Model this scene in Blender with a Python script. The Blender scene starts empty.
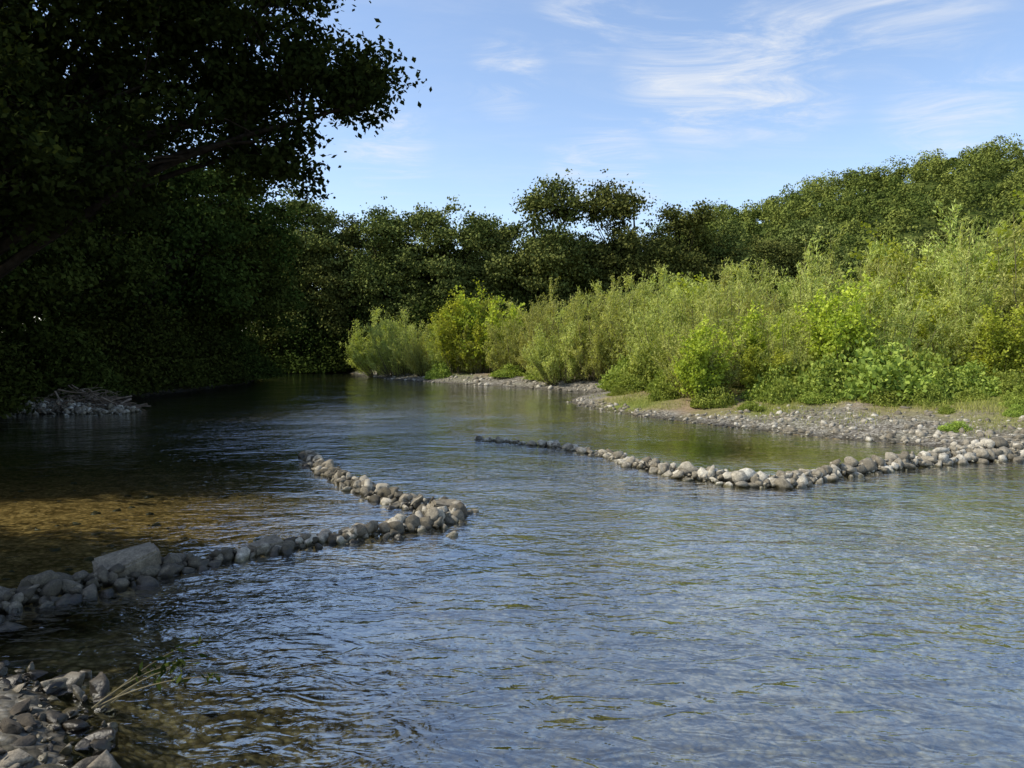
import bpy, math, numpy as np
from mathutils import Vector
rng=np.random.default_rng(7)
scene=bpy.context.scene
scene.view_settings.view_transform='Standard'
scene.view_settings.look='None'
scene.view_settings.exposure=0

# ---------------------------------------------------------------- helpers
def link(ob):
    scene.collection.objects.link(ob); return ob

def mesh_np(name,V,groups,mats,attrs=None,smooth=False):
    me=bpy.data.meshes.new(name)
    V=np.asarray(V,dtype=np.float32)
    me.vertices.add(len(V)); me.vertices.foreach_set('co',V.ravel())
    loops=[];starts=[];mi=[];sm=[];off=0
    for g in groups:
        F,m=g[0],g[1]
        F=np.asarray(F,dtype=np.int32)
        if len(F)==0: continue
        n,k=F.shape
        loops.append(F.ravel()); starts.append(off+np.arange(n)*k); mi.append(np.full(n,m)); off+=n*k
        sm.append(np.full(n,smooth if len(g)<3 else g[2]))
    loops=np.concatenate(loops).astype(np.int32);starts=np.concatenate(starts).astype(np.int32)
    mi=np.concatenate(mi).astype(np.int32);sm=np.concatenate(sm).astype(bool)
    me.loops.add(len(loops)); me.loops.foreach_set('vertex_index',loops)
    me.polygons.add(len(starts)); me.polygons.foreach_set('loop_start',starts)
    me.polygons.foreach_set('material_index',mi)
    me.polygons.foreach_set('use_smooth',sm)
    for m in mats: me.materials.append(m)
    if attrs:
        for k,a in attrs.items():
            at=me.attributes.new(k,'FLOAT','POINT'); at.data.foreach_set('value',np.asarray(a,dtype=np.float32))
    me.update(calc_edges=True)
    me.validate()
    return me

def norm(a): return a/np.maximum(np.linalg.norm(a,axis=-1,keepdims=True),1e-9)

def leaves(C,L,W,rng,nup=0.5,axis=None,axw=0.0):
    n=len(C)
    N=norm(rng.normal(size=(n,3))+np.array([0,0,nup]))
    A=norm(rng.normal(size=(n,3)))
    if axis is not None: A=norm(A*(1-axw)+axis*axw)
    A=norm(A-N*np.sum(A*N,axis=1,keepdims=True))
    B=np.cross(N,A)
    s=(0.65+0.7*rng.random((n,1)))
    a=A*L*0.5*s; b=B*W*0.5*s
    V=np.stack([C-a,C+b-0.1*a,C+a,C-b-0.1*a],axis=1).reshape(-1,3)
    F=np.arange(n*4).reshape(n,4)
    return V,F

def tube(P,R,sides=5):
    P=np.asarray(P,float);n=len(P)
    T=norm(np.gradient(P,axis=0))
    ref=np.array([0.31,0.17,0.93]); 
    X=norm(np.cross(T,ref)+1e-6); Y=np.cross(T,X)
    ang=np.linspace(0,2*np.pi,sides,endpoint=False)
    R=np.asarray(R)[:,None,None]
    V=P[:,None,:]+R*(np.cos(ang)[None,:,None]*X[:,None,:]+np.sin(ang)[None,:,None]*Y[:,None,:])
    V=V.reshape(-1,3)
    i=np.arange(n-1)[:,None]*sides; j=np.arange(sides)[None,:]; j2=(j+1)%sides
    F=np.stack([i+j,i+j2,i+sides+j2,i+sides+j],axis=-1).reshape(-1,4)
    return V,F

class Acc:
    def __init__(s): s.V=[];s.F=[];s.A=[];s.n=0
    def add(s,V,F,a=0.0):
        s.V.append(V); s.F.append(F+s.n); s.n+=len(V)
        s.A.append(np.full(len(V),a) if np.isscalar(a) else a)
    def get(s):
        return np.concatenate(s.V),np.concatenate(s.F),np.concatenate(s.A)

def combine(name,wood,leaf,mw,ml):
    V=[];g=[];A=[];off=0
    if wood.n:
        v,f,a=wood.get(); V.append(v);A.append(a);g.append((f,0,True));off=len(v)
    if leaf.n:
        v,f,a=leaf.get(); V.append(v);A.append(a);g.append((f+off,1,False))
    return mesh_np(name,np.concatenate(V),g,[mw,ml],{'var':np.concatenate(A)})

def bez(a,b,c,n):
    t=np.linspace(0,1,n)[:,None]
    return (1-t)**2*a+2*t*(1-t)*b+t*t*c

def gen_tree(name,seed,trunk,ells,n_main,n_sec,n_leaf,L,W,sig,tr,mw,ml,shell=0.55,nup=0.5):
    r=np.random.default_rng(seed)
    wood=Acc();leaf=Acc()
    T=np.array(trunk,float)
    tt=np.linspace(0,1,14); idx=np.linspace(0,1,len(T))
    TP=np.stack([np.interp(tt,idx,T[:,k]) for k in range(3)],1)
    TP[1:-1,:2]+=r.normal(scale=tr*0.35,size=(12,2))
    wood.add(*tube(TP,tr*(1-0.75*tt)*(1+0.5*np.exp(-tt*14)),8))
    vol=np.array([e[3]*e[4]*e[5] for e in ells])**0.67; vol=vol/vol.sum()
    def samp(lo,hi):
        e=ells[r.choice(len(ells),p=vol)]
        d=norm(r.normal(size=3)); 
        if d[2]<-0.5: d[2]*=-0.4
        rr=lo+(hi-lo)*r.random()
        return np.array(e[:3])+d*rr*np.array(e[3:6])
    MP=[];MR=[]
    for i in range(n_main):
        t=samp(0.45,0.8)
        zt=TP[:,2]
        want=np.clip(TP[0,2]+(t[2]-TP[0,2])*(0.35+0.35*r.random()),zt[3],zt[-1])
        k=int(np.argmin(abs(zt-want))); s=TP[k]
        mid=(s+t)/2+np.array([0,0,0.18*np.linalg.norm(t-s)])+r.normal(scale=0.25,size=3)
        P=bez(s,mid,t,9); P[1:-1]+=r.normal(scale=0.06,size=(7,3))
        rad=tr*(0.45-0.2*k/14)*np.linspace(1,0.22,9)
        wood.add(*tube(P,rad,5)); MP.append(P[2:]);MR.append(rad[2:])
    MPa=np.concatenate(MP);MRa=np.concatenate(MR)
    cents=[]
    for i in range(n_sec):
        t=samp(shell,1.0)
        d=np.linalg.norm(MPa-t,axis=1); k=int(np.argmin(d*(0.8+0.4*r.random(len(d))))); s=MPa[k]
        mid=(s+t)/2+np.array([0,0,0.1*d[k]])+r.normal(scale=0.15,size=3)
        P=bez(s,mid,t,6)
        wood.add(*tube(P,min(MRa[k]*0.6,tr*0.12)*np.linspace(1,0.2,6),4))
        cl=r.random()
        sc=0.5+0.9*r.random()
        for q in (3,4,5):
            cents.append((P[q],cl,sc*(0.6+0.2*(q-3))))
        for q in range(2):
            cents.append((P[5]+r.normal(scale=sig*1.2,size=3),cl,sc*0.6))
    w=np.array([c[2]**2 for c in cents]); w/=w.sum()
    cnt=r.multinomial(n_leaf,w)
    for c,k in zip(cents,cnt):
        if k==0: continue
        g=r.normal(size=(k,3)); 
        C=c[0]+g*sig*c[2]*np.array([1.15,1.15,0.6])
        V,F=leaves(C,L,W,r,nup)
        leaf.add(V,F,np.repeat(np.clip(0.55*c[1]+0.45*r.random(k),0,1),4))
    return combine(name,wood,leaf,mw,ml)

def gen_willow(name,seed,H,spread,nst,nlf,L,W,mw,ml,up=0.6,side=6,lf0=0.12,sig=0.12,sl=1.0,axw=0.62,hmin=0.45):
    r=np.random.default_rng(seed)
    wood=Acc();leaf=Acc();cl=[]
    for i in range(nst):
        a=r.random()*2*np.pi; rad=spread*math.sqrt(r.random())
        b=np.array([math.cos(a)*rad*0.35,math.sin(a)*rad*0.35,-0.1])
        h=H*(hmin+(1-hmin)*r.random()**1.4)*(1-0.35*(rad/spread)**2)
        if r.random()<0.1: h*=1.18
        t=np.array([math.cos(a)*rad,math.sin(a)*rad,h])
        m=(b+t)/2+np.array([math.cos(a)*rad*0.12,math.sin(a)*rad*0.12,0.05*h])+r.normal(scale=0.12,size=3)
        P=bez(b,m,t,8); wood.add(*tube(P,np.linspace(0.03,0.006,8),4))
        cv=r.random()
        cl.append((P,cv,1.0))
        for k in range(side):
            q=2+int(r.integers(0,5)); s=P[q]
            d=norm(np.array([r.normal(),r.normal(),0.5+up])); ln=sl*H*(0.08+0.13*r.random())
            e=s+d*ln
            Q=bez(s,(s+e)/2+np.array([0,0,-0.02]),e,5); wood.add(*tube(Q,np.linspace(0.012,0.004,5),3))
            cl.append((Q,np.clip(cv+r.normal(scale=.15),0,1),0.5))
    w=np.array([c[2] for c in cl]);w/=w.sum()
    cnt=r.multinomial(nlf,w)
    for (P,cv,_),k in zip(cl,cnt):
        if k==0: continue
        n=len(P)
        t=(lf0+(1-lf0)*r.random(k))*(n-1) if _==1.0 else r.random(k)*(n-1)
        i=np.minimum(t.astype(int),n-2); f=(t-i)[:,None]
        C=P[i]*(1-f)+P[i+1]*f
        ax=norm(P[i+1]-P[i])
        C=C+r.normal(size=(k,3))*sig
        V,F=leaves(C,L,W,r,0.3,ax,axw)
        leaf.add(V,F,np.repeat(np.clip(0.5*cv+0.5*r.random(k),0,1),4))
    return combine(name,wood,leaf,mw,ml)

def gen_mound(name,seed,R,H,nclump,nlf,L,W,mw,ml,sig=0.16):
    r=np.random.default_rng(seed);wood=Acc();leaf=Acc()
    w=r.random(nclump)**1.5+0.15;w/=w.sum();cnt=r.multinomial(nlf,w)
    for k in cnt:
        a=r.random()*2*np.pi; rr=math.sqrt(r.random())
        hh=H*max(0.08,(1-rr**2.2))*(0.35+0.75*r.random())
        t=np.array([math.cos(a)*rr*R,math.sin(a)*rr*R,hh])
        b=np.array([t[0]*0.6,t[1]*0.6,-0.1])
        P=bez(b,(b+t)/2+np.array([0,0,hh*0.3]),t,5);wood.add(*tube(P,np.linspace(0.012,0.004,5),3))
        if k==0: continue
        C=t+r.normal(size=(k,3))*sig*np.array([1.3,1.3,0.8]); C[:,2]=np.abs(C[:,2])
        low=r.random(k)<0.35
        C[low]=C[low]*np.array([1,1,0.45])
        V,F=leaves(C,L,W,r,0.9)
        leaf.add(V,F,np.repeat(np.clip(0.6*r.random()+0.4*r.random(k),0,1),4))
    return combine(name,wood,leaf,mw,ml)

# ---------------------------------------------------------------- materials
class NT:
    def __init__(s,tree): s.t=tree
    def n(s,typ,**kw):
        nd=s.t.nodes.new(typ)
        for k,v in kw.items():
            if k.startswith('i_'):
                key=k[2:]; key=int(key) if key.isdigit() else key.replace('_',' ')
                sock=nd.inputs[key]
                if isinstance(v,bpy.types.NodeSocket): s.t.links.new(v,sock)
                else: sock.default_value=v
            else: setattr(nd,k,v)
        return nd
    def l(s,a,b): s.t.links.new(a,b)
    def math(s,op,a,b=0.0,c=None,clamp=False):
        nd=s.t.nodes.new('ShaderNodeMath'); nd.operation=op; nd.use_clamp=clamp
        for i,v in enumerate((a,b,c)):
            if v is None: continue
            if isinstance(v,bpy.types.NodeSocket): s.t.links.new(v,nd.inputs[i])
            else: nd.inputs[i].default_value=v
        return nd.outputs[0]
    def ramp(s,fac,stops):
        nd=s.t.nodes.new('ShaderNodeValToRGB'); cr=nd.color_ramp
        while len(cr.elements)<len(stops): cr.elements.new(0.5)
        for e,(p,c) in zip(cr.elements,stops):
            e.position=p; e.color=(c[0],c[1],c[2],1) if not np.isscalar(c) else (c,c,c,1)
        s.t.links.new(fac,nd.inputs[0]); return nd.outputs[0]
    def mix(s,fac,a,b,mode='MIX'):
        nd=s.t.nodes.new('ShaderNodeMix'); nd.data_type='RGBA'; nd.blend_type=mode
        for sock,v in ((nd.inputs[0],fac),(nd.inputs[6],a),(nd.inputs[7],b)):
            if isinstance(v,bpy.types.NodeSocket): s.t.links.new(v,sock)
            elif np.isscalar(v): sock.default_value=v
            else: sock.default_value=(v[0],v[1],v[2],1)
        return nd.outputs[2]

def newmat(name):
    m=bpy.data.materials.new(name); m.use_nodes=True; m.node_tree.nodes.clear()
    N=NT(m.node_tree); out=N.n('ShaderNodeOutputMaterial'); return m,N,out

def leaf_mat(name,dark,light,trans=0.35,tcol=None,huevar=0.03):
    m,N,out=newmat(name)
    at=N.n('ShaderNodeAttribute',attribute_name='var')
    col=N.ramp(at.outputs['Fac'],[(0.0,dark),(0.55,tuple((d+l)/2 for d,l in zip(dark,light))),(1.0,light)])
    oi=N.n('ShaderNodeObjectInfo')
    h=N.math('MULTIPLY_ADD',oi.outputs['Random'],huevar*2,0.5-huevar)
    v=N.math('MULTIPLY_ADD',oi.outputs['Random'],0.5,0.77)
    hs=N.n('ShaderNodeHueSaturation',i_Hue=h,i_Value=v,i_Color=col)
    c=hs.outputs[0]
    d=N.n('ShaderNodeBsdfDiffuse',i_Color=c)
    if trans>0:
        tc=N.mix(1.0,c,tcol or (1.15,1.15,0.45),'MULTIPLY')
        t=N.n('ShaderNodeBsdfTranslucent',i_Color=tc)
        mx=N.n('ShaderNodeMixShader',i_0=trans,i_1=d.outputs[0],i_2=t.outputs[0])
        N.l(mx.outputs[0],out.inputs[0])
    else: N.l(d.outputs[0],out.inputs[0])
    return m

def bark_mat(name,a,b):
    m,N,out=newmat(name)
    tc=N.n('ShaderNodeTexCoord')
    no=N.n('ShaderNodeTexNoise',i_Vector=tc.outputs['Object'],i_Scale=6.0,i_Detail=4.0)
    c=N.ramp(no.outputs[0],[(0.3,a),(0.7,b)])
    bp=N.n('ShaderNodeBump',i_Strength=0.6,i_Distance=0.03,i_Height=no.outputs[0])
    p=N.n('ShaderNodeBsdfDiffuse',i_Color=c,i_Normal=bp.outputs[0])
    N.l(p.outputs[0],out.inputs[0]); return m

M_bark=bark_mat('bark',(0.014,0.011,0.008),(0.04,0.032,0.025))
M_stem=bark_mat('stem_bark',(0.10,0.085,0.05),(0.2,0.17,0.1))
M_dead=bark_mat('dead_wood',(0.12,0.09,0.07),(0.27,0.22,0.17))
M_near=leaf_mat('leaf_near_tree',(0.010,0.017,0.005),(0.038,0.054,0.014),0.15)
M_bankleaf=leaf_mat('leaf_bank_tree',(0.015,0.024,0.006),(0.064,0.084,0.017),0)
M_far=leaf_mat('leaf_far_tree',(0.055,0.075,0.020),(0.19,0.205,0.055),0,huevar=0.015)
M_forest=leaf_mat('leaf_forest',(0.055,0.088,0.020),(0.22,0.25,0.055),0)
M_willow=leaf_mat('leaf_willow',(0.25,0.29,0.075),(0.60,0.62,0.20),0.4,huevar=0.015)
M_poplar=leaf_mat('leaf_poplar',(0.20,0.26,0.035),(0.56,0.60,0.09),0.40,huevar=0.012)
M_bramble=leaf_mat('leaf_bramble',(0.11,0.17,0.03),(0.38,0.44,0.09),0.25,huevar=0.015)
M_grass=leaf_mat('grass_blade',(0.16,0.18,0.04),(0.44,0.41,0.13),0.3)

def stone_mat(name,dry,wlo=0.02):
    m,N,out=newmat(name)
    geo=N.n('ShaderNodeNewGeometry'); at=N.n('ShaderNodeAttribute',attribute_name='var')
    base=N.ramp(at.outputs['Fac'],[(0.0,dry[0]),(0.6,dry[1]),(1.0,dry[2])])
    n1=N.n('ShaderNodeTexNoise',i_Vector=geo.outputs['Position'],i_Scale=14.0,i_Detail=6.0,i_Roughness=0.65)
    n2=N.n('ShaderNodeTexNoise',i_Vector=geo.outputs['Position'],i_Scale=70.0,i_Detail=2.0)
    mod=N.ramp(n1.outputs[0],[(0.3,0.45),(0.65,1.1)])
    c=N.mix(1.0,base,mod,'MULTIPLY')
    mod2=N.ramp(n2.outputs[0],[(0.35,0.6),(0.65,1.2)]); c=N.mix(0.8,c,mod2,'MULTIPLY')
    sp=N.n('ShaderNodeSeparateXYZ',i_0=geo.outputs['Position'])
    zz=N.math('ADD',sp.outputs[2],N.math('MULTIPLY_ADD',n1.outputs[0],0.10,-0.05))
    wet=N.n('ShaderNodeMapRange',i_0=zz,i_1=wlo,i_2=wlo+0.05,i_3=1.0,i_4=0.0)
    c=N.mix(wet.outputs[0],c,N.mix(1.0,c,(0.28,0.27,0.18),'MULTIPLY'))
    rg=N.math('MULTIPLY_ADD',wet.outputs[0],-0.55,0.88)
    bp=N.n('ShaderNodeBump',i_Strength=0.8,i_Distance=0.018,i_Height=n1.outputs[0])
    p=N.n('ShaderNodeBsdfPrincipled',i_Base_Color=c,i_Roughness=rg,i_Normal=bp.outputs[0])
    N.l(p.outputs[0],out.inputs[0]); return m
M_stone=stone_mat('river_stone',((0.17,0.145,0.10),(0.37,0.33,0.25),(0.62,0.58,0.48)))
M_stoneL=stone_mat('mossy_stone',((0.07,0.058,0.035),(0.24,0.205,0.145),(0.52,0.47,0.37)))
M_stoneB=stone_mat('damp_shaded_stone',((0.045,0.035,0.022),(0.14,0.11,0.075),(0.32,0.28,0.21)),0.05)  # damp stone, with the shade over the near bank also put into its colours

# ---------------------------------------------------------------- river outline (metres)
WL=np.array([(-1.5,2.0),(-2.2,3.0),(-2.75,4.3),(-3.15,4.9),(-4.0,5.3),(-5.6,6.2),(-8.7,8.8),(-12.2,13),(-14.3,18),(-16.8,22),(-19.3,28),(-19.6,36),(-19,45),(-19.5,55),(-24,63),(-45,72),
 (-60,80),(-60,92),(-45,88),(-22,81),(-14.5,73),(-12,65),(-7.5,57.5),(-3,52),(1.1,46.7),(3.9,43),(5.0,40.5),(3.1,37),(2.9,33),(4.5,27.3),(6.6,23.7),(8.5,20.4),(10.2,18.8),(11.2,17.3),
 (13.5,15.8),(20,13.5),(32,10),(62,4),(120,-10),(120,-40),(30,-22),(12,-8),(4,0.8),(1.0,1.6)],float)
def catmull(P,n=5):
    out=[];m=len(P)
    for i in range(m):
        p0,p1,p2,p3=P[i-1],P[i],P[(i+1)%m],P[(i+2)%m]
        for t in np.linspace(0,1,n,endpoint=False):
            out.append(0.5*((2*p1)+(-p0+p2)*t+(2*p0-5*p1+4*p2-p3)*t*t+(-p0+3*p1-3*p2+p3)*t**3))
    return np.array(out)
WLs=catmull(WL,4)
def wob(x,y,s=1.0,ph=0.0):
    x=x*s;y=y*s
    return (np.sin(x*1.0+ph+1.3*np.sin(y*0.7+ph))+np.sin(y*1.3+2*ph+1.1*np.sin(x*0.9))+0.6*np.sin(2.1*x-1.7*y+ph)+0.4*np.sin(3.7*x+3.1*y+3*ph))/3.0
def sdist(x,y):
    P=np.stack([x.ravel(),y.ravel()],1); d=np.full(len(P),1e9); ins=np.zeros(len(P),bool)
    m=len(WLs)
    for i in range(m):
        a=WLs[i];b=WLs[(i+1)%m];ab=b-a
        t=np.clip(((P-a)@ab)/max(ab@ab,1e-9),0,1)
        d=np.minimum(d,np.hypot(*(P-(a+t[:,None]*ab)).T))
        c=((a[1]>P[:,1])!=(b[1]>P[:,1]))
        if abs(b[1]-a[1])>1e-9:
            xi=a[0]+(P[:,1]-a[1])*(b[0]-a[0])/(b[1]-a[1]); ins^=(c&(P[:,0]<xi))
    s=np.where(ins,-d,d)+0.14*wob(P[:,0],P[:,1],1.9,0.7)+0.06*wob(P[:,0],P[:,1],5.3,1.7)
    return s.reshape(np.shape(x))
def gauss(x,y,cx,cy,r): return np.exp(-((x-cx)**2+(y-cy)**2)/(r*r))
def ground_z(x,y,sd=None):
    if sd is None: sd=sdist(x,y)
    land=0.03+1.1*(1-np.exp(-np.maximum(sd,0)/5.0))+np.clip(sd,0,1.5)*0.06*wob(x,y,1.4)+0.12*np.clip(sd/6,0,1)*wob(x,y,0.35,2)
    dep=0.12+0.5*(1-np.exp(np.minimum(sd,0)/2.5))
    dep=dep-0.28*gauss(x,y,6.5,9.5,3.2)-0.22*gauss(x,y,-7.0,10.5,3.5)+0.35*gauss(x,y,0.8,5,3.2)+0.06*wob(x,y,1.7,1)
    dep=np.maximum(dep,0.08)
    bed=-dep*np.clip(-sd/0.5,0,1)
    return np.where(sd>0,land*np.clip(sd/0.2,0.3,1),bed)

# ---------------------------------------------------------------- ground sheet
def axis(lo,hi,st,far_lo,far_hi):
    a=np.arange(lo,hi,st); 
    l=[];c=lo;s=st
    while c>far_lo: s*=1.25;c-=s;l.append(c)
    r=[];c=a[-1];s=st
    while c<far_hi: s*=1.25;c+=s;r.append(c)
    return np.array(l[::-1]+list(a)+r)
def grid(xs,ys):
    X,Y=np.meshgrid(xs,ys); nx=len(xs);ny=len(ys)
    i=np.arange(ny-1)[:,None]*nx+np.arange(nx-1)[None,:]
    F=np.stack([i,i+1,i+1+nx,i+nx],-1).reshape(-1,4)
    return X,Y,F
X,Y,F=grid(axis(-24,24,0.2,-2500,2500),axis(0,60,0.2,-600,3500))
SD=sdist(X,Y); Z=ground_z(X,Y,SD)
m,N,out=newmat('ground_soil_gravel')
geo=N.n('ShaderNodeNewGeometry'); at=N.n('ShaderNodeAttribute',attribute_name='sd'); pale=N.n('ShaderNodeAttribute',attribute_name='pale')
gr=N.n('ShaderNodeAttribute',attribute_name='green'); gl_=N.n('ShaderNodeAttribute',attribute_name='earth'); wm=N.n('ShaderNodeAttribute',attribute_name='ochre')
P=geo.outputs['Position']
vo=N.n('ShaderNodeTexVoronoi',i_Vector=P,i_Scale=6.0); vo2=N.n('ShaderNodeTexVoronoi',i_Vector=P,i_Scale=15.0)
sv=N.n('ShaderNodeSeparateColor',i_0=vo.outputs['Color']); sv2=N.n('ShaderNodeSeparateColor',i_0=vo2.outputs['Color'])
big=N.n('ShaderNodeTexNoise',i_Vector=P,i_Scale=0.5,i_Detail=4.0)
med=N.n('ShaderNodeTexNoise',i_Vector=P,i_Scale=4.0,i_Detail=6.0,i_Roughness=0.7)
st=[(0.0,(0.11,0.095,0.07)),(0.5,(0.28,0.255,0.21)),(1.0,(0.52,0.49,0.42))]
pebA=N.ramp(sv.outputs[0],st); pebB=N.ramp(sv2.outputs[0],st)
peb=N.mix(0.5,pebA,pebB)
edge=N.ramp(vo2.outputs['Distance'],[(0.1,1.0),(0.6,0.35)]); peb=N.mix(0.8,peb,edge,'MULTIPLY')
soil=N.ramp(med.outputs[0],[(0.3,(0.15,0.11,0.07)),(0.7,(0.34,0.26,0.17))])
grass=N.ramp(med.outputs[0],[(0.3,(0.07,0.10,0.02)),(0.7,(0.21,0.23,0.06))])
gm=N.math('ADD',gr.outputs['Fac'],N.math('MULTIPLY_ADD',big.outputs[0],1.6,-0.8)); gm=N.math('ADD',gm,0.0,clamp=True)
dist=N.math('ADD',at.outputs['Fac'],N.math('MULTIPLY_ADD',big.outputs[0],4.0,-2.0))
dist=N.math('ADD',dist,N.math('MULTIPLY',gl_.outputs['Fac'],3.0))
far=N.n('ShaderNodeMapRange',i_0=dist,i_1=2.4,i_2=3.8)
land=N.mix(far.outputs[0],peb,N.mix(gm,soil,grass))
land=N.mix(N.math('MULTIPLY',gm,0.4),land,grass)
wetb=N.n('ShaderNodeMapRange',i_0=at.outputs['Fac'],i_1=0.05,i_2=0.5,i_3=0.45,i_4=1.0)
land=N.mix(1.0,land,N.ramp(wetb.outputs[0],[(0,0.0),(1,1.0)]),'MULTIPLY')
bedc=N.mix(1.0,peb,N.ramp(big.outputs[0],[(0.35,(0.55,0.50,0.30)),(0.65,(1.1,0.96,0.62))]),'MULTIPLY')
bedp=N.mix(1.0,peb,(1.7,1.65,1.35),'MULTIPLY')
bed=N.mix(pale.outputs['Fac'],bedc,bedp)
bed=N.mix(wm.outputs['Fac'],bed,N.mix(1.0,peb,(1.9,1.35,0.62),'MULTIPLY'))
uw=N.math('LESS_THAN',at.outputs['Fac'],0.0)
col=N.mix(uw,land,bed)
hgt=N.math('ADD',N.math('MULTIPLY',vo2.outputs['Distance'],-0.6),med.outputs[0])
bp=N.n('ShaderNodeBump',i_Strength=0.8,i_Distance=0.04,i_Height=hgt)
p=N.n('ShaderNodeBsdfDiffuse',i_Color=col,i_Normal=bp.outputs[0]); N.l(p.outputs[0],out.inputs[0])
M_ground=m
green=np.clip(0.6*np.clip((SD-3)/5,0,1)+0.9*gauss(X,Y,5.0,30,2.0)+0.8*gauss(X,Y,9,24.3,1.8)+0.6*gauss(X,Y,15,21,3)+np.where(X<-3,1.0,0)*np.clip(SD/2,0,1)*0.8,0,1)
earth=np.clip(1.2*gauss(X,Y,4.6,30,3.5)+0.8*gauss(X,Y,7.5,25.5,2.2),0,1)
paleA=np.clip(0.95*gauss(X,Y,6.5,9.5,3.6)+0.5*gauss(X,Y,2,12,3)+0.6*gauss(X,Y,10,10,5),0,1)
ochre=np.clip(1.1*gauss(X,Y,-7.5,10.5,4.5)+0.8*gauss(X,Y,-12,16,5)+0.5*gauss(X,Y,5,19,4),0,1)
link(bpy.data.objects.new('ground',mesh_np('ground',np.stack([X,Y,Z],-1).reshape(-1,3),[(F,0)],[M_ground],{'sd':SD.ravel(),'green':green.ravel(),'pale':paleA.ravel(),'earth':earth.ravel(),'ochre':ochre.ravel()},smooth=True)))

# ---------------------------------------------------------------- water
X,Y,F=grid(axis(-24,24,0.4,-75,125),axis(0,60,0.4,-40,98))
calm=0.8*gauss(X,Y,6.0,18,3.6)+0.8*gauss(X,Y,2.0,31,5)+0.85*gauss(X,Y,-8.5,11.5,4.5)+0.5*gauss(X,Y,-15,22,5)+0.6*gauss(X,Y,0,45,7)
rip=np.clip(1-calm,0.12,1)+0.6*gauss(X,Y,-5,24,5)+0.45*gauss(X,Y,1.5,13,3)+0.4*gauss(X,Y,7,9,3)
chop=np.clip(gauss(X,Y,-5.5,24,4.5)+0.8*gauss(X,Y,0,14,3.5)+0.9*gauss(X,Y,6.5,9,3)+0.7*gauss(X,Y,-2,32,5),0,1)
m,N,out=newmat('river_water')
geo=N.n('ShaderNodeNewGeometry'); at=N.n('ShaderNodeAttribute',attribute_name='ripple'); ch=N.n('ShaderNodeAttribute',attribute_name='chop')
mp=N.n('ShaderNodeMapping',i_0=geo.outputs['Position']); mp.inputs['Rotation'].default_value=(0,0,math.radians(14)); mp.inputs['Scale'].default_value=(0.75,1.5,1)
n1=N.n('ShaderNodeTexNoise',i_Vector=mp.outputs[0],i_Scale=0.9,i_Detail=2.0,i_Distortion=0.8)
n2=N.n('ShaderNodeTexNoise',i_Vector=mp.outputs[0],i_Scale=3.4,i_Detail=2.5,i_Distortion=1.0)
n3=N.n('ShaderNodeTexNoise',i_Vector=geo.outputs['Position'],i_Scale=12.0,i_Detail=2.0,i_Distortion=0.6)
h=N.math('MULTIPLY',n1.outputs[0],0.045)
h=N.math('ADD',h,N.math('MULTIPLY',n2.outputs[0],0.026)); h=N.math('ADD',h,N.math('MULTIPLY',n3.outputs[0],N.math('MULTIPLY_ADD',ch.outputs['Fac'],0.014,0.0055)))
patch=N.n('ShaderNodeTexNoise',i_Vector=geo.outputs['Position'],i_Scale=0.35,i_Detail=3.0)
pr=N.n('ShaderNodeMapRange',i_0=patch.outputs[0],i_1=0.35,i_2=0.65,i_3=0.5,i_4=1.3)
h=N.math('MULTIPLY',h,N.math('MULTIPLY',at.outputs['Fac'],pr.outputs[0]))
bp=N.n('ShaderNodeBump',i_Strength=1.0,i_Distance=1.0,i_Height=h)
fr=N.n('ShaderNodeFresnel',i_IOR=1.40,i_Normal=bp.outputs[0])
base=N.math('MINIMUM',N.math('MULTIPLY_ADD',at.outputs['Fac'],0.20,0.03),0.26)
fac=N.math('ADD',N.math('MULTIPLY',fr.outputs[0],1.2),base,clamp=True)
tr=N.n('ShaderNodeBsdfTransparent',i_Color=(0.80,0.86,0.83,1))
gl=N.n('ShaderNodeBsdfGlossy',i_Roughness=0.08,i_Normal=bp.outputs[0],i_Color=(0.98,0.99,1,1))
mx=N.n('ShaderNodeMixShader',i_0=fac,i_1=tr.outputs[0],i_2=gl.outputs[0])
fo=N.n('ShaderNodeTexNoise',i_Vector=mp.outputs[0],i_Scale=9.0,i_Detail=5.0,i_Roughness=0.7,i_Distortion=1.0)
fm=N.n('ShaderNodeMapRange',i_0=fo.outputs[0],i_1=0.54,i_2=0.68)
ff=N.math('MULTIPLY',fm.outputs[0],N.math('MULTIPLY',ch.outputs['Fac'],0.5),clamp=True)
fd=N.n('ShaderNodeBsdfDiffuse',i_Color=(0.75,0.78,0.8,1),i_Normal=bp.outputs[0])
mx2=N.n('ShaderNodeMixShader',i_0=ff,i_1=mx.outputs[0],i_2=fd.outputs[0])
N.l(mx2.outputs[0],out.inputs[0])
link(bpy.data.objects.new('river_water',mesh_np('river_water',np.stack([X,Y,X*0],-1).reshape(-1,3),[(F,0)],[m],{'ripple':rip.ravel(),'chop':chop.ravel()},smooth=True)))

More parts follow.
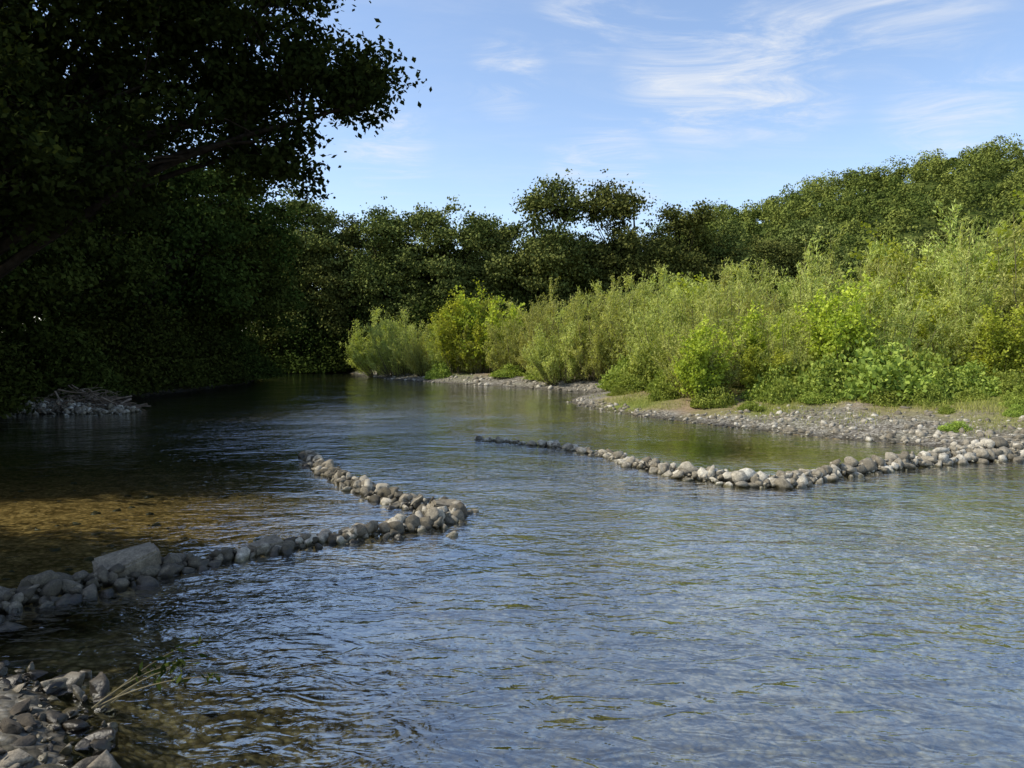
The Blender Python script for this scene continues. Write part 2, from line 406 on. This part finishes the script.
# ---------------------------------------------------------------- stones
import bmesh
def ico(sub):
    bm=bmesh.new(); bmesh.ops.create_icosphere(bm,subdivisions=sub,radius=1.0)
    v=np.array([q.co[:] for q in bm.verts]); f=np.array([[w.index for w in q.verts] for q in bm.faces]); bm.free(); return v,f
def variants(sub,k,seed,ncut=9,cut=0.74):
    v,f=ico(sub); r=np.random.default_rng(seed); outv=[]
    for i in range(k):
        w=v.copy()
        for j in range(ncut):
            n=norm(r.normal(size=3)); o=cut*(0.75+0.4*r.random()); d=w@n; w=w-np.outer(np.maximum(0,d-o),n)
        w=w*(1+0.05*np.sin(w[:,[1,2,0]]*5+r.random(3)*6))
        outv.append(w*1.15*np.array([1,0.6+0.35*r.random(),0.40+0.4*r.random()]))
    return outv,f
def rotm(a,b,c):
    ca,sa,cb,sb,cc,sc=math.cos(a),math.sin(a),math.cos(b),math.sin(b),math.cos(c),math.sin(c)
    return np.array([[ca,-sa,0],[sa,ca,0],[0,0,1]])@np.array([[cb,0,sb],[0,1,0],[-sb,0,cb]])@np.array([[1,0,0],[0,cc,-sc],[0,sc,cc]])
VA=variants(2,16,3,12,0.62); VB=variants(1,10,5,6,0.8); VC=variants(3,12,9,15,0.56)
def stones(items,var,r,cv=None):
    acc=Acc()
    for (x,y,z,s) in items:
        v=var[0][r.integers(len(var[0]))]
        R=rotm(r.random()*6.28,r.normal()*0.45,r.normal()*0.45)
        q=float(np.clip(r.random()**1.3,0,1))
        if cv: q*=cv(x,y)
        acc.add(v@R.T*s+np.array([x,y,z]),var[1],q)
    return acc
def stone_obj(name,accs,mat=M_stone):
    a=Acc()
    for c in accs:
        v,f,q=c.get(); a.add(v,f,q)
    v,f,q=a.get()
    return link(bpy.data.objects.new(name,mesh_np(name,v,[(f,0)],[mat],{'var':q},smooth=True)))
def along(path,per_m,width,height,smin,smax,r,pw=3.0):
    P=np.array(path,float); out=[]
    for a,b in zip(P[:-1],P[1:]):
        L=np.hypot(*(b-a)[:2]); n=int(L*per_m*(a[2]+b[2])/2)+1
        d=(b-a)[:2]/L; nn=np.array([-d[1],d[0]])
        for i in range(n):
            t=r.random(); wf=a[2]*(1-t)+b[2]*t
            u=np.clip(r.normal()*0.55,-1.9,1.9)
            c=a[:2]*(1-t)+b[:2]*t+nn*u*width*wf
            s=smin+(smax-smin)*r.random()**pw
            top=height*wf*max(0,1-abs(u))*r.random()**0.6
            out.append((c[0],c[1],top-0.045,s*(0.8+0.3*wf)))
    return out
r=np.random.default_rng(21)
leftp=[(-4.75,17.0,.8),(-4.2,15.6,.9),(-3.5,14.2,1),(-2.9,13.2,1),(-2.4,12.4,1),(-1.6,11.4,1.1),(-0.95,10.8,1.2),(-0.78,10.45,1.0),(-1.1,9.98,1.1),(-1.7,9.65,.95),(-2.3,9.2,.9),(-2.9,8.75,.7),(-3.5,8.2,.8),(-3.9,7.85,1.1),(-4.3,7.35,1.2),(-4.7,6.9,1.3),(-5.1,6.5,1.3)]
L1=along(leftp,110,0.29,0.19,0.025,0.15,r)
big=[(-0.75,10.55,0.08,0.17),(-1.0,10.4,0.12,0.16),(-2.55,9.1,0.08,0.15),(-2.0,9.55,0.1,0.12),(-4.6,6.95,0.04,0.19),(-4.35,7.2,0.08,0.16),(-1.45,11.1,0.12,0.14),(-3.3,8.45,0.05,0.13),(-4.9,6.6,0.08,.22),(-4.4,6.3,-0.03,.17)]
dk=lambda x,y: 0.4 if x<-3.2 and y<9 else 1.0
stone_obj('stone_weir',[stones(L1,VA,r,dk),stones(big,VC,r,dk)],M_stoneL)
rightp=[(-0.95,19.8,.5),(0.1,19.0,.6),(0.95,18.3,.7),(1.6,17.5,.75),(2.2,16.6,.8),(2.55,15.3,.9),(3.0,14.4,1.1),(3.6,13.6,1.2),(4.2,13.1,1.25),(4.8,13.05,1.2),(5.4,13.5,1.1),(6.4,14.3,1.2),(7.5,14.9,1.2),(8.5,15.4,1.3),(9.6,16.0,1.5),(10.8,16.5,1.8),(12.2,16.6,1.9)]
L2=along(rightp,90,0.31,0.22,0.03,0.17,r)
big=[(3.33,13.95,0.16,0.27),(3.75,13.75,0.1,0.18),(2.95,14.5,0.1,0.15),(4.6,13.0,0.1,0.17),(6.2,14.2,0.1,0.17),(8.7,15.3,0.12,0.18),(9.6,15.9,0.15,.18)]
stone_obj('stone_weir',[stones(L2,VA,r),stones(big,VC,r)])
nn=2600
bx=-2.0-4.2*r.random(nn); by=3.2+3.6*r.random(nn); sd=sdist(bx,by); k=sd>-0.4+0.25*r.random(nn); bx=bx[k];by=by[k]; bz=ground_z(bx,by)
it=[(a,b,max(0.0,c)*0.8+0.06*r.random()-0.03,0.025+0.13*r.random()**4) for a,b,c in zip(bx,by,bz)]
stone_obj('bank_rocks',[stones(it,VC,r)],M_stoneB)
it=[]
while len(it)<13000:
    k=r.random()
    if k<0.62: x=2.5+13*r.random(); y=15+20*r.random()
    elif k<0.85: x=-13+18*r.random(); y=42+26*r.random()
    else: x=10+12*r.random(); y=14+12*r.random()
    it.append((x,y))
it=np.array(it); sd=sdist(it[:,0],it[:,1]); lim=np.where((it[:,1]>25.5)&(it[:,1]<40),0.9,4.2)
keep=(sd>-0.5)&(sd<lim*(1-0.65*r.random(len(sd))))
it=it[keep];z=ground_z(it[:,0],it[:,1])
stone_obj('gravel',[stones([(a,b,c+0.0,(0.025+0.12*r.random()**4)*(1 if b<38 else 1.8)) for (a,b),c in zip(it,z)],VB,r)])
nn=2600
bx=-12+22*r.random(nn); by=4+14*r.random(nn)**1.3; sd=sdist(bx,by); k=(sd<-0.3)&(r.random(nn)<0.15+0.8*np.maximum(0.7*gauss(bx,by,-7,9,4),gauss(bx,by,6,9.5,4))); bx=bx[k];by=by[k];bz=ground_z(bx,by)
stone_obj('bed_cobbles',[stones([(a,b,c-0.02,0.03+0.08*r.random()**2.5) for a,b,c in zip(bx,by,bz)],VB,r)])

def slab(name,loc,size,rot,seed):
    bm=bmesh.new(); bmesh.ops.create_cube(bm,size=1.0)
    bmesh.ops.scale(bm,vec=size,verts=bm.verts)
    bmesh.ops.bevel(bm,geom=bm.edges[:],offset=0.025,segments=2,affect='EDGES')
    bmesh.ops.subdivide_edges(bm,edges=bm.edges[:],cuts=3,use_grid_fill=True)
    rr=np.random.default_rng(seed)
    ph=rr.random(3)*6
    for v in bm.verts:
        c=v.co; v.co=c+Vector((math.sin(c.y*9+ph[0])*0.02+math.sin(c.z*21)*0.008,math.sin(c.x*8+ph[1])*0.02,math.sin(c.x*7+c.y*11+ph[2])*0.018))
    me=bpy.data.meshes.new(name); bm.to_mesh(me); bm.free()
    a=me.attributes.new('var','FLOAT','POINT'); a.data.foreach_set('value',np.full(len(me.vertices),0.5,dtype=np.float32))
    me.materials.append(M_stoneL)
    o=link(bpy.data.objects.new(name,me)); o.location=loc; o.rotation_euler=rot; return o
slab('stone_block',(-4.08,7.75,0.14),(0.60,0.34,0.2),(0.25,-0.22,0.5),1)
slab('stone_block',(-0.98,10.6,0.15),(0.38,0.26,0.13),(0.2,0.12,0.3),2)
slab('stone_block',(-2.95,8.75,0.06),(0.42,0.26,0.12),(0.1,-0.05,0.9),3)

# ---------------------------------------------------------------- vegetation
def place(name,me,x,y,s=1.0,rot=None,z=None,sz=None):
    o=link(bpy.data.objects.new(name,me))
    if z is None: z=float(ground_z(np.array([x]),np.array([y]))[0])-0.05
    o.location=(x,y,z); o.rotation_euler=(0,0,rng.random()*6.28 if rot is None else rot)
    o.scale=(s,s,s*(sz or 1)); return o

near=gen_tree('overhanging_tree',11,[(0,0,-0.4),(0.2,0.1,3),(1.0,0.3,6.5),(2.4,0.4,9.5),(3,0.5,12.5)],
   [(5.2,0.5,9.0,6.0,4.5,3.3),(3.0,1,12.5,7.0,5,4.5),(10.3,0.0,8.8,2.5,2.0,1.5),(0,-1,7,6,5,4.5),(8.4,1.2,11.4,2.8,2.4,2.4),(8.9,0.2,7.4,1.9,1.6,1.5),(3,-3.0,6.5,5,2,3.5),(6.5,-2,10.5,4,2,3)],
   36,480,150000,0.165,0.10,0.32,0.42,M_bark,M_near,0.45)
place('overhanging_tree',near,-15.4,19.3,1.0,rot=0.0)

def std(seed,H,R,n_leaf,L,mat,name,n_sec=150,sig=0.5):
    q=np.random.default_rng(seed+500)
    j=lambda s:float(q.normal()*s)
    return gen_tree(name,seed,[(0,0,-0.3),(0.2,0.1,H*0.3),(0.1,-0.2,H*0.55),(0.3,0.1,H*0.82)],
      [(0,0,H*0.48,R,R,H*0.3),(R*(0.2+j(.15)),R*j(.2),H*0.80,R*0.5,R*0.5,H*0.2),(-R*0.45,R*j(.3),H*(0.55+j(.05)),R*0.6,R*0.6,H*0.2),(R*0.5,R*j(.3),H*(0.5+j(.06)),R*0.6,R*0.6,H*0.2),(0,0,H*0.3,R*0.9,R*0.9,H*0.2)],
      22,n_sec,n_leaf,L,L*0.68,sig,0.3,M_bark,mat,0.55)
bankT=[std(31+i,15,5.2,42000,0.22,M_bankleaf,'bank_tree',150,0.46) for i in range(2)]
farT=[std(51+i,17,5.8,42000,0.28,M_far,'tree',[120,150,110][i],0.58) for i in range(3)]
shrubD=[gen_mound('shrub',71+i,3.0,4.2,160,16000,0.20,0.12,M_bark,M_bankleaf,0.36) for i in range(2)]

for x,y,s in [(-21.5,23,.95),(-23,30,1.08),(-23.5,38,1.15),(-22.5,46,1.15),(-21.8,54,1.15),(-23.0,61,1.22),(-29,26,1.1),(-30,34,1.2),(-30,43,1.2),(-29,51,1.2),(-30,61,1.15),(-19.5,15.5,.9),(-27,18,1.1),(-34,66,1.1),(-13.5,7.0,.75)]:  # last tree is out of view, added to shade the left weir
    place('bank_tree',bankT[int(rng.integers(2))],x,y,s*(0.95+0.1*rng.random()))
for x,y,s in [(-17.5,19,.7),(-19.5,23.5,.9),(-21,27.5,.9),(-21.3,32,1.1),(-21.6,37,1.1),(-21,42,1.1),(-20.8,47,1.1),(-21.2,52,1.1),(-22.0,57,1.1),(-25,62.5,1.1),(-31,66,1.2),(-38,70.5,1.2),(-25,33,1.3),(-25,42,1.3),(-25,51,1.3),(-25,25,1.2),(-16.5,15.5,.7)]:
    place('shrub',shrubD[int(rng.integers(2))],x,y,s)
for x,y,h in [(-23.5,85,20.5),(-18,84,17),(-12.3,82,17.2),(-7.8,80,18.4),(-3,82,17.0),(2,80,18.8),(7.5,82,15.0),(13.3,80,18.6),(18,80,17),(23,81,15.6),(28,79,14.2),(34.5,80,15.2),(41,80,13.8),(47.5,78,15.2),(54,80,14.0),(61,78,14),(-30,88,19),(-37,92,19),
              (-15,92,17),(-5,92,17.5),(5,92,16.5),(10,90,15),(16,92,16.5),(25,92,15.5),(32,93,15),(44,94,15),(56,94,15)]:
    place('tree',farT[int(rng.integers(3))],x,y,h/17*(0.97+0.06*rng.random()))
for i in range(24):
    place('shrub',shrubD[i%2],-34+i*4.0+rng.normal(),74+2*rng.random()+(7 if i<6 else 0),1.2+0.5*rng.random())

# right bank willows / poplars
W=[gen_willow('willow_bush',81,6.0,2.3,56,22000,0.18,0.042,M_stem,M_willow,sig=0.08,hmin=0.3,up=1.0),
   gen_willow('willow_bush',82,5.5,2.6,60,22000,0.17,0.045,M_stem,M_willow,sig=0.09,hmin=0.3,up=1.0),
   gen_willow('willow_bush',83,6.5,1.9,40,18000,0.19,0.046,M_stem,M_willow,sig=0.08,hmin=0.3,up=1.2)]
Pp=[gen_willow('poplar_sapling',91,6.5,1.6,14,9500,0.16,0.13,M_stem,M_poplar,up=0.5,side=16,lf0=0.2,sig=0.11,sl=1.1,axw=0.1,hmin=0.3),
    gen_willow('poplar_sapling',92,6.0,1.9,17,11000,0.15,0.12,M_stem,M_poplar,up=0.6,side=14,lf0=0.15,sig=0.12,sl=1.05,axw=0.1,hmin=0.3)]
B=[gen_mound('bramble_bush',95+i,1.5,1.15,80,6500,0.14,0.10,M_stem,M_bramble,0.15) for i in range(3)]
def wl(x,y,h,k): place('willow_bush',W[k%3],x,y,h/[6,5.5,6.5][k%3])
def pp(x,y,h,k): place('poplar_sapling',Pp[k%2],x,y,h/[6.5,6.0][k%2])
for a in [(7.6,29.6,4.2,1),(10.8,28.6,3.8,0),(14.0,28.2,4.6,1),(17,28,5.2,2),(19.8,27,5.6,0),(22.5,26,6.2,1),(12.5,31.5,5.8,2),(9.6,32.5,5.4,0),(15.6,31.8,5.4,0),(18.6,31,7.0,2),(21.5,31,7.6,1),(24.5,30,7.6,2),
          (11,36.5,5.9,1),(14.5,36.5,7.0,2),(18,36,7.0,0),(21.5,36,8.6,2),(25,35,8.8,1),(28.5,34,8.8,0),(8.2,37,5.4,1),
          (3.2,47.0,5.2,1),(5.4,46,6.6,0),(7.6,44.5,7.2,1),(10.4,43.5,6.6,0),(8.0,41,5.0,2),(13.0,42,7.2,1),(6.8,51,6.8,2),(10.5,49,7.8,1),(14.5,47,8.4,0),(18.5,44,8.8,2),(23,43,9.2,0),(27.5,42,9.4,1),(32,41,9.8,2),
          (-9.6,63.4,6.3,1),(-7.0,60.8,4.6,1),(-5.3,60.5,5.6,0),(-2.6,58,5.8,2),(0.5,54.5,5.4,1),(2.4,52,6.2,0),(-1,62,7.0,0),(3,60,7.4,2),(7,57,7.6,1),(12,55,8.4,0),(-12.0,68,6.8,1),
          (29,50,9.8,0),(35,48,10,1)]: wl(*a)
for a in [(7.3,27.9,4.3,0),(12.4,27.4,4.8,1),(15.4,29.6,5.6,0),(19.4,33.5,7.8,0),(23.0,33.2,8.8,1),(26.5,32,8.8,0),(10.2,30.2,4.8,0),
          (-1.9,57.2,8.9,0),(-4.2,58.8,7.0,1),(-2.9,58.4,7.6,1),(11.8,45.4,8.4,0),(22,45.5,9.6,1),(30,44,10.4,0),(36,46,10.8,1),(17.6,26.6,3.8,1),(9.4,27.6,3.0,0)]: pp(*a)
for x,y,s in [(9.6,25.9,.5),(11.0,25.6,.8),(12.6,24.9,1.15),(13.7,24.6,.8),(15.3,24.6,.7),(11.8,26.8,1.1),(14.6,26.3,.9),(17,25.2,.6),(9.8,27.4,.7),(7.4,27.0,.5),(4.8,33.4,.3),(5.6,34.4,.6),(6.8,35.6,1.0),(5.9,38.0,.8),(7.0,32.6,.6),(13.0,22.9,.35),(11.8,19.6,.24),(15.4,22.4,.3),(6.5,41.5,.9),(2.2,49.6,.8),(-0.2,53.0,.8),(-5.6,57.6,.7),(8.2,25.2,.3),(6.2,29.9,.4),(10.3,24.7,.4),(14.4,23.2,.4),(12.0,23.6,.5),(16.2,23.6,.5),(13.8,20.2,.2),(14.6,21.4,.28),(12.6,21.4,.16)]:
    place('bramble_bush',B[int(rng.integers(3))],x,y,s,sz=0.8+0.7*rng.random())

# grass
r=np.random.default_rng(77)
n=150000
gx=np.concatenate([2+20*r.random(n),-3-4*r.random(1500)]);gy=np.concatenate([16+25*r.random(n),1+6*r.random(1500)])
sd=sdist(gx,gy); dens=np.clip(-0.05+0.9*gauss(gx,gy,4.6,30,2.6)+0.9*gauss(gx,gy,9.5,24.2,2.0)+0.7*gauss(gx,gy,15,21,3)+0.7*wob(gx,gy,1.6)+0.12*np.clip(sd-3,0,4),0,1)*np.clip((sd-0.4)/1.3,0,1)
k=r.random(len(gx))<dens; gx=gx[k];gy=gy[k];n=len(gx)
gz=ground_z(gx,gy); base=np.stack([gx,gy,gz-0.01],1)
hh=((0.06+0.26*r.random(n)**2.5)*(0.7+0.5*wob(gx,gy,0.9,4)))[:,None]; a=r.random(n)*6.28
side=np.stack([np.cos(a),np.sin(a),a*0],1)*0.011
lean=r.normal(size=(n,3))*0.4; lean[:,2]=1; tip=base+norm(lean)*hh
V=np.stack([base-side,base+side,tip],1).reshape(-1,3); F=np.arange(n*3).reshape(n,3)
link(bpy.data.objects.new('grass',mesh_np('grass',V,[(F,0)],[M_grass],{'var':np.repeat(r.random(n),3)})))

# ---------------------------------------------------------------- hill and forest
cx=np.array([-500,-200,-80,-10,31,66,94,122,150,170,185,260,400,700,1200]); cz=np.array([0,0,2,9,26,40,48,55,60.5,61,55,46,36,20,0])
def hill_z(x,y):
    c=np.interp(x,cx,cz); t=np.clip((y-105)/155,0,1); t=t*t*(3-2*t)
    back=np.clip(1-(y-265)/700,0,1)
    return c*t*back*(1+0.03*wob(x,y,0.06))+1.0
X,Y,F=grid(np.linspace(-500,1200,140),np.linspace(100,960,100))
mh,N,out=newmat('hill_undergrowth')
geo=N.n('ShaderNodeNewGeometry'); no=N.n('ShaderNodeTexNoise',i_Vector=geo.outputs['Position'],i_Scale=0.3,i_Detail=6.0)
p=N.n('ShaderNodeBsdfDiffuse',i_Color=N.ramp(no.outputs[0],[(0.3,(0.03,0.05,0.012)),(0.7,(0.09,0.11,0.03))]));N.l(p.outputs[0],out.inputs[0])
link(bpy.data.objects.new('hill',mesh_np('hill',np.stack([X,Y,hill_z(X,Y)+0.02],-1).reshape(-1,3),[(F,0)],[mh],smooth=True)))

def crowns(name,pts,nl,L,mat,seed,rmin,rmax):
    r=np.random.default_rng(seed); n=len(pts)
    R=rmin+(rmax-rmin)*r.random(n)**1.6; tone=r.random(n)
    nlobe=9; ld=norm(r.normal(size=(n,nlobe,3))+np.array([0,0,0.4]))
    c=pts[:,None,:]+ld*R[:,None,None]*0.6*np.array([1,1,0.9]); c[...,2]+=R[:,None]*1.1
    lr=R[:,None]*(0.32+0.25*r.random((n,nlobe)))
    idx=r.integers(0,nlobe,(n,nl)); cc=np.take_along_axis(c,idx[...,None],1); rr=np.take_along_axis(lr,idx,1)
    d=norm(r.normal(size=(n,nl,3))+np.array([0,-0.25,0.35])); 
    C=(cc+d*rr[...,None]*(0.75+0.35*r.random((n,nl,1)))).reshape(-1,3)
    D=d.reshape(-1,3); k=len(C)
    Nn=norm(D+0.5*r.normal(size=(k,3))); A=norm(np.cross(Nn,r.normal(size=(k,3)))); Bb=np.cross(Nn,A)
    s=(0.6+0.8*r.random((k,1)))*L*0.5
    V=np.stack([C-A*s,C+Bb*s*0.7,C+A*s,C-Bb*s*0.7],1).reshape(-1,3)
    var=np.clip(0.7*np.repeat(tone,nl)+0.3*r.random(k),0,1)
    link(bpy.data.objects.new(name,mesh_np(name,V,[(np.arange(k*4).reshape(k,4),0)],[mat],{'var':np.repeat(var,4)})))
r=np.random.default_rng(5)
pts=[]
for gx in np.arange(-70,330,6.4):
    for gy in np.arange(112,285,6.6):
        x=gx+r.normal()*2.2; y=gy+r.normal()*2.2
        if x/y>0.85 or (x<-10 and gy>140) or y<112 or (x/y<0.2 and gy>180): continue
        pts.append((x,y,0))
pts=np.array(pts); pts[:,2]=hill_z(pts[:,0],pts[:,1])
crowns('hill_forest',pts,560,0.62,M_forest,6,2.0,5.8)
pts=[]
for gx in np.arange(-110,-32,7):
    for gy in np.arange(2,105,7):
        if gx>-62 and 68<gy<98: continue
        pts.append((gx+r.normal()*1.5,gy+r.normal()*1.5,5+3*r.random()))
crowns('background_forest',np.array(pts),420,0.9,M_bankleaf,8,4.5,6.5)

# ---------------------------------------------------------------- driftwood pile
r=np.random.default_rng(3); wood=Acc()
for i in range(210):
    a=r.random()*6.28; q=math.sqrt(r.random()); px=math.cos(a)*q*2.2; py=math.sin(a)*q*1.2
    z=0.9*(1-q**1.5)*r.random()+0.05
    d=norm(np.array([r.normal()*1.4,r.normal(),r.normal()*0.45])); ln=0.5+1.3*r.random()
    s=np.array([px,py,z])-d*ln/2; e=s+d*ln
    s[2]=max(s[2],0.0)
    P=bez(s,(s+e)/2+r.normal(size=3)*0.15,e,7); r0=0.012+0.045*r.random()**3
    wood.add(*tube(P,np.linspace(r0,r0*0.4,7),6))
v,f,a=wood.get()
o=link(bpy.data.objects.new('driftwood_pile',mesh_np('driftwood_pile',v,[(f,0)],[M_dead],{'var':a},smooth=True))); o.location=(-17.4,29.3,0.05)
L3=along([(-21,29.0,1.4),(-17.4,28.6,2.0),(-14.6,28.4,1)],90,0.7,0.25,0.06,0.17,r)
stone_obj('stone_heap',[stones(L3,VA,r)])

def sprig(seed,ns):
    r=np.random.default_rng(seed); wood=Acc();leaf=Acc()
    for i in range(ns):
        b=np.array([r.normal()*0.05,r.normal()*0.05,-0.08]); ln=0.6+0.35*r.random()
        e=b+norm(np.array([1.0+0.2*r.normal(),0.2+0.35*r.normal(),0.28+0.15*r.random()]))*ln
        P=bez(b,(b+e)/2+np.array([0,0,0.12]),e,8); wood.add(*tube(P,np.linspace(0.006,0.002,8),5))
        k=14; t=(0.4+0.6*r.random(k))*6.9; ii=t.astype(int); C=P[ii]+(P[np.minimum(ii+1,7)]-P[ii])*(t-ii)[:,None]+r.normal(size=(k,3))*0.02
        V,Fq=leaves(C,0.08,0.026,r,0.6); leaf.add(V,Fq,np.repeat(r.random(k),4))
    return combine('twig_plant',wood,leaf,M_stem,M_bankleaf)
place('twig_plant',sprig(4,5),-2.75,4.85,1.0,rot=0.2,z=0.10)

# ---------------------------------------------------------------- light and sky
EL=math.radians(48); AZ=math.radians(97)
sv=Vector((-math.sin(AZ)*math.cos(EL),math.cos(AZ)*math.cos(EL),math.sin(EL)))
ld=bpy.data.lights.new('sun','SUN'); ld.energy=5.0; ld.angle=math.radians(0.5); ld.color=(1.0,0.93,0.78)
lo=link(bpy.data.objects.new('sun',ld)); lo.rotation_euler=sv.to_track_quat('Z','Y').to_euler(); lo.location=(-20,10,40)
w=bpy.data.worlds.new('World'); scene.world=w; w.use_nodes=True; w.node_tree.nodes.clear(); N=NT(w.node_tree)
try:
    w.cycles.sampling_method='MANUAL'; w.cycles.sample_map_resolution=128
except Exception as e: print(e)
sky=N.n('ShaderNodeTexSky',sky_type='NISHITA'); sky.sun_disc=False; sky.sun_elevation=EL; sky.sun_rotation=2*math.pi-AZ
sky.air_density=1.0; sky.dust_density=0.6; sky.ozone_density=1.6
skyc=N.mix(1.0,sky.outputs[0],(1.60,1.53,1.52),'MULTIPLY')
tc=N.n('ShaderNodeTexCoord'); sp=N.n('ShaderNodeSeparateXYZ',i_0=tc.outputs['Generated'])
z=N.math('MAXIMUM',sp.outputs[2],0.05)
cxy=N.n('ShaderNodeCombineXYZ',i_0=N.math('DIVIDE',sp.outputs[0],z),i_1=N.math('DIVIDE',sp.outputs[1],z),i_2=0.0)
mp=N.n('ShaderNodeMapping',i_0=cxy.outputs[0]); mp.inputs['Rotation'].default_value=(0,0,math.radians(-62)); mp.inputs['Scale'].default_value=(0.8,1.5,1)
c1=N.n('ShaderNodeTexNoise',i_Vector=mp.outputs[0],i_Scale=1.7,i_Detail=7.0,i_Roughness=0.68,i_Distortion=1.0)
wisp=N.n('ShaderNodeMapRange',interpolation_type='SMOOTHSTEP',i_0=c1.outputs[0],i_1=0.38,i_2=0.82); 
mask=None
for az,el,rad,a in [(14.3,20.5,7,.9),(20,19.5,6,.8),(6.5,25,5,.7),(-0.5,20,3.5,.8),(6.8,13,5,.75),(30.3,16,5,.6),(27,23,7,.6),(-9.4,15,4,.6)]:
    a_=math.radians(az);e_=math.radians(el)
    d=N.n('ShaderNodeVectorMath',operation='DOT_PRODUCT',i_0=tc.outputs['Generated'],i_1=(math.sin(a_)*math.cos(e_),math.cos(a_)*math.cos(e_),math.sin(e_)))
    mr=N.n('ShaderNodeMapRange',interpolation_type='SMOOTHSTEP',i_0=d.outputs['Value'],i_1=math.cos(math.radians(rad)),i_2=math.cos(math.radians(rad*0.15)),i_3=0.0,i_4=a)
    mask=mr.outputs[0] if mask is None else N.math('MAXIMUM',mask,mr.outputs[0])
m2=N.math('ADD',mask,0.10,clamp=True)
cf=N.math('MULTIPLY',N.math('MULTIPLY',wisp.outputs[0],m2),1.1,clamp=True)
cc=N.mix(cf,skyc,(5.8,6.0,6.3))
bg=N.n('ShaderNodeBackground',i_Color=cc,i_Strength=0.15); wo=N.n('ShaderNodeOutputWorld'); N.l(bg.outputs[0],wo.inputs[0])

# ---------------------------------------------------------------- camera
cd=bpy.data.cameras.new('camera'); cd.lens=26; cd.sensor_width=36; cd.clip_end=6000; cd.clip_start=0.1
co=link(bpy.data.objects.new('camera',cd)); co.location=(0,0,2.4); co.rotation_euler=(math.radians(90-2.6),0,0); scene.camera=co
print('objects',len(bpy.data.objects))
